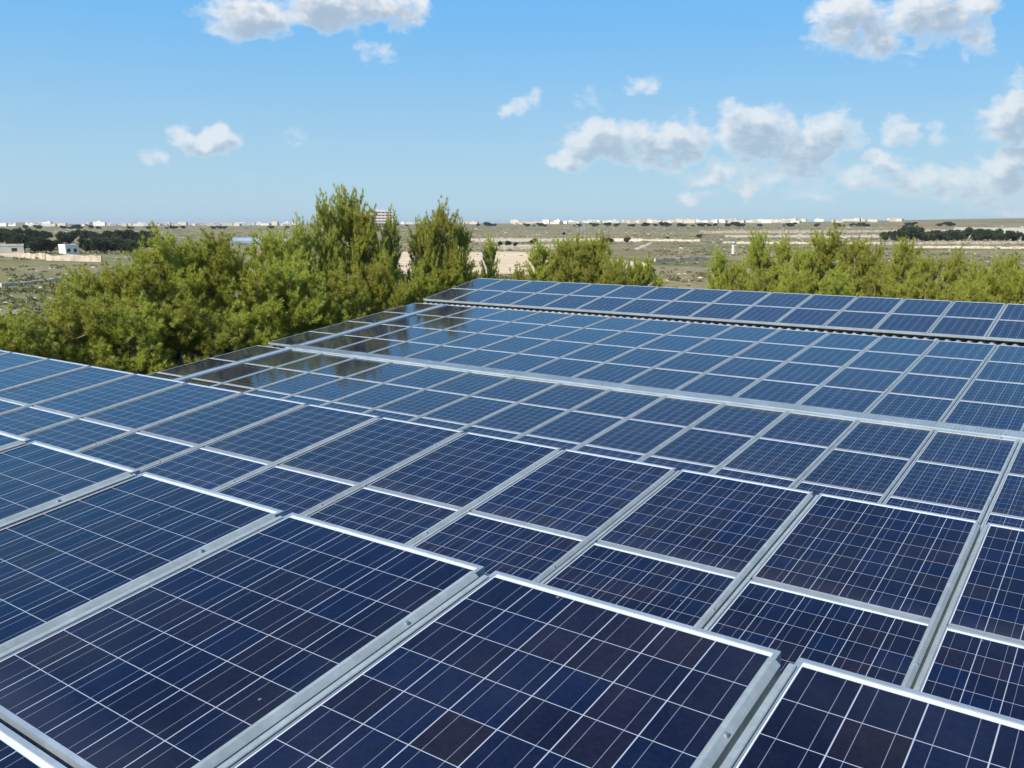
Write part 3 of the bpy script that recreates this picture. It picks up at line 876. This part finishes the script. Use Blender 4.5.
def building(p, w, d, h, rz, m, label, group=None, name='house', floors=1, hut=True, cols=None, bandm=None, cat='house'):
    root = empty(name, loc=(p.x, p.y, p.z - .3), rz=rz); mb = MB()
    mb.box(-w / 2, w / 2, -d / 2, d / 2, 0, h); 
    obj('wall', mb.mesh('wall', MAT[m]), root)
    mb = MB(); t = .3                                            # flat roof behind a parapet
    for a in ((-w / 2 - .1, w / 2 + .1, -d / 2 - .1, -d / 2 + t), (-w / 2 - .1, w / 2 + .1, d / 2 - t, d / 2 + .1), (-w / 2 - .1, -w / 2 + t, -d / 2 + t + .01, d / 2 - t - .01), (w / 2 - t, w / 2 + .1, -d / 2 + t + .01, d / 2 - t - .01)):
        mb.box(*a, h + .003, h + .7)
    rf = obj('roof', mb.mesh('parapet', MAT[m]), root)
    if hut:
        mb = MB(); hx = random.uniform(-w * .25, w * .25); mb.box(hx - w * .14, hx + w * .14, -d * .1, d * .3, h + .004, h + 2.4)
        obj('stair_hut', mb.mesh('hut', MAT[m]), rf)
    cols = max(2, int(w / 4)) if cols is None else cols; fh = h / floors
    for fl in range(floors if cols > 0 else 0):
        for c in range(cols):
            x = -w / 2 + w * (c + .5) / cols; ww = min(1.6, w / cols * .5)
            mb = MB(); mb.box(x - ww / 2, x + ww / 2, -d / 2 - .02, -d / 2 + .1, fl * fh + fh * .34, fl * fh + fh * .76)
            obj('window', mb.mesh('window', MAT['window']), root)
        if bandm:
            mb = MB(); mb.box(-w / 2 - .5, w / 2 + .5, -d / 2 - 1.1, -d / 2 - .03, fl * fh + fh * .82, fl * fh + fh * 1.08)
            obj('balcony', mb.mesh('balcony', MAT[bandm]), root)
    tag(root, label, cat, group); return root


def face(p): return math.atan2(p.y, p.x) - math.pi / 2           # front turned to the roof


def mpp(p): return math.hypot(p.x, p.y) / FPX / math.cos(0)      # metres per pixel there (roughly)


p = hit(69, 254); building(p, 4.3, 4, 2.7, face(p) + .5, 'white', 'small white house between dark trees at far left', cat='house', hut=False)
p = hit(5, 253); building(p, 11, 7, 2.6, face(p), 'lime', 'long low cream house cut by the left edge of the photo', hut=False)
p = at(378, 1350); p.z = terr(p.x, p.y)
building(p, 40, 18, 25, face(p) + .25, 'pink', 'tall pink block with white balcony bands behind the tallest pine', name='apartment_block', floors=6, cols=7, bandm='white', cat='apartment block')
# long shed at the right
p = hit(1004, 237.5); s = mpp(p)
building(p, 78 * s, 14, 8.0 * s, face(p), 'grey_render', 'long pale grey shed with a row of dark openings behind the right tree row', name='industrial_shed', floors=1, hut=False, cols=12, cat='shed')
# greenhouses glinting at the left
for i, (x0, x1, y) in enumerate(((229, 262, 243), (284, 300, 244))):
    a, bb = hit(x0, y), hit(x1, y); L = (bb - a).length; root = empty('greenhouse', loc=(a + bb) / 2, rz=math.atan2((bb - a).y, (bb - a).x))
    mb = MB(); n = 8
    for t in range(3):
        y0_ = t * 8.0; vs = []
        for k in range(n + 1):
            an = math.pi * k / n
            for x in (-L / 2, L / 2): vs.append((x, y0_ + 3.95 * -math.cos(an), 1.2 + 1.7 * math.sin(an)))
        vs += [(-L / 2, y0_ - 3.95, 0), (L / 2, y0_ - 3.95, 0), (-L / 2, y0_ + 3.95, 0), (L / 2, y0_ + 3.95, 0)]; m0 = 2 * (n + 1)
        fs = [(2 * k, 2 * k + 1, 2 * k + 3, 2 * k + 2) for k in range(n)] + [(m0, m0 + 1, 1, 0), (2 * n, 2 * n + 1, m0 + 3, m0 + 2)]
        fs += [tuple([m0] + [2 * k for k in range(n + 1)] + [m0 + 2]), tuple([m0 + 1] + [2 * k + 1 for k in range(n + 1)] + [m0 + 3])]
        mb.add(vs, fs)
    obj('film_tunnel', mb.mesh('tunnel', MAT['poly']), root)
    tag(root, ['long pale blue greenhouse tunnels seen over the left pines', 'short pale blue greenhouse tunnels just left of the tallest pine'][i], 'greenhouse', 'greenhouses beyond the left pines')

# the far town, house by house
g = random.Random(21)
TOWN = [('left part of the skyline', -20, 300, 120, 228.4, 'far town on the left skyline'), ('skyline behind the tallest pines', 392, 478, 12, 225.5, 'far houses between the tall pines'),
        ('skyline above the quarry', 515, 620, 42, 225.2, 'far houses above the quarry'), ('skyline right of centre', 622, 800, 90, 225.6, 'far town right of centre'), ('right end of the skyline', 802, 900, 18, 225.0, 'far houses at the right')]
for where, xa, xb, n, yb, gname in TOWN:
    xs_ = sorted(g.uniform(xa, xb) for _ in range(n))
    for i, x in enumerate(xs_):
        dist = g.uniform(1750, 2350); p = at(x, dist)
        w = g.uniform(6, 22); h = g.choice([3, 3.5, 4, 4.5, 6.5]) * g.uniform(.85, 1.1) * (1 if xb < 400 else 1.05); m = g.choice(['white', 'cream', 'lime', 'lime', 'cream'])
        building(p, w, g.uniform(8, 12), h, face(p) + g.uniform(-.5, .5), m, '%s house on the %s, %s from its left end' % ({'white': 'white', 'cream': 'yellowish', 'lime': 'cream'}[m], where, ORD[i]), gname,
                 floors=1, cols=0, hut=g.random() < .6)

# pale round water tower beyond the right pines
p = hit(733, 254); H = 5.4; root = empty('water_tower', loc=p)
mb = MB(); mb.tube([(0, 0, -.2), (0, 0, 3.0), (0, 0, 3.6)], [.62, .55, .55], 14); obj('shaft', mb.mesh('shaft', MAT['lime'], False), root)
mb = MB(); mb.tube([(0, 0, 3.61), (0, 0, 3.9), (0, 0, 4.3)], [.95, 1.05, .9], 14); obj('tank', mb.mesh('tank', MAT['zinc']), root)
tag(root, 'pale stone pillar with a small round tank beyond the right pines', 'water tower')


def pylon(px, dist, H, label):
    p = at(px, dist); root = empty('lattice_pylon', loc=p, rz=face(p)); mb = MB(); b = H * .09
    lv = [i / 7 for i in range(8)]; hw = lambda s: b * (1 - s) ** 1.0 + .35
    for sx in (-1, 1):
        for sy in (-1, 1): mb.tube([(sx * hw(s), sy * hw(s), s * H) for s in lv], [.10] * 8, 4)
    for i in range(7):
        a, c = lv[i], lv[i + 1]
        for sy in (-1, 1):
            for q in (-1, 1): mb.tube([(q * hw(a), sy * hw(a), a * H), (-q * hw(c), sy * hw(c), c * H)], [.05, .05], 4)
    obj('mast', mb.mesh('mast', MAT['zinc']), root)
    for s, l in ((.72, .22), (.84, .17), (.95, .12)):
        q = MB(); q.tube([(-H * l, 0, s * H), (0, 0, s * H + .7), (H * l, 0, s * H)], [.07, .12, .07], 4); obj('cross_arm', q.mesh('arm', MAT['zinc']), root)
    tag(root, label, 'pylon', 'power pylons')


pylon(583, 620, 15, 'faint lattice power pylon standing in the middle fields')
pylon(768, 1500, 34, 'faint lattice power pylon rising over the right pines')
pylon(670, 1300, 14, 'small lattice mast in the fields below the town, right of centre')

scene.render.resolution_x = 1024; scene.render.resolution_y = 768
scene.cycles.max_bounces = 6

for _o in scene.objects:
    if 'label' in _o.keys() and len(_o['label'].split()) > 16: print('LONG', _o.name, _o['label'])
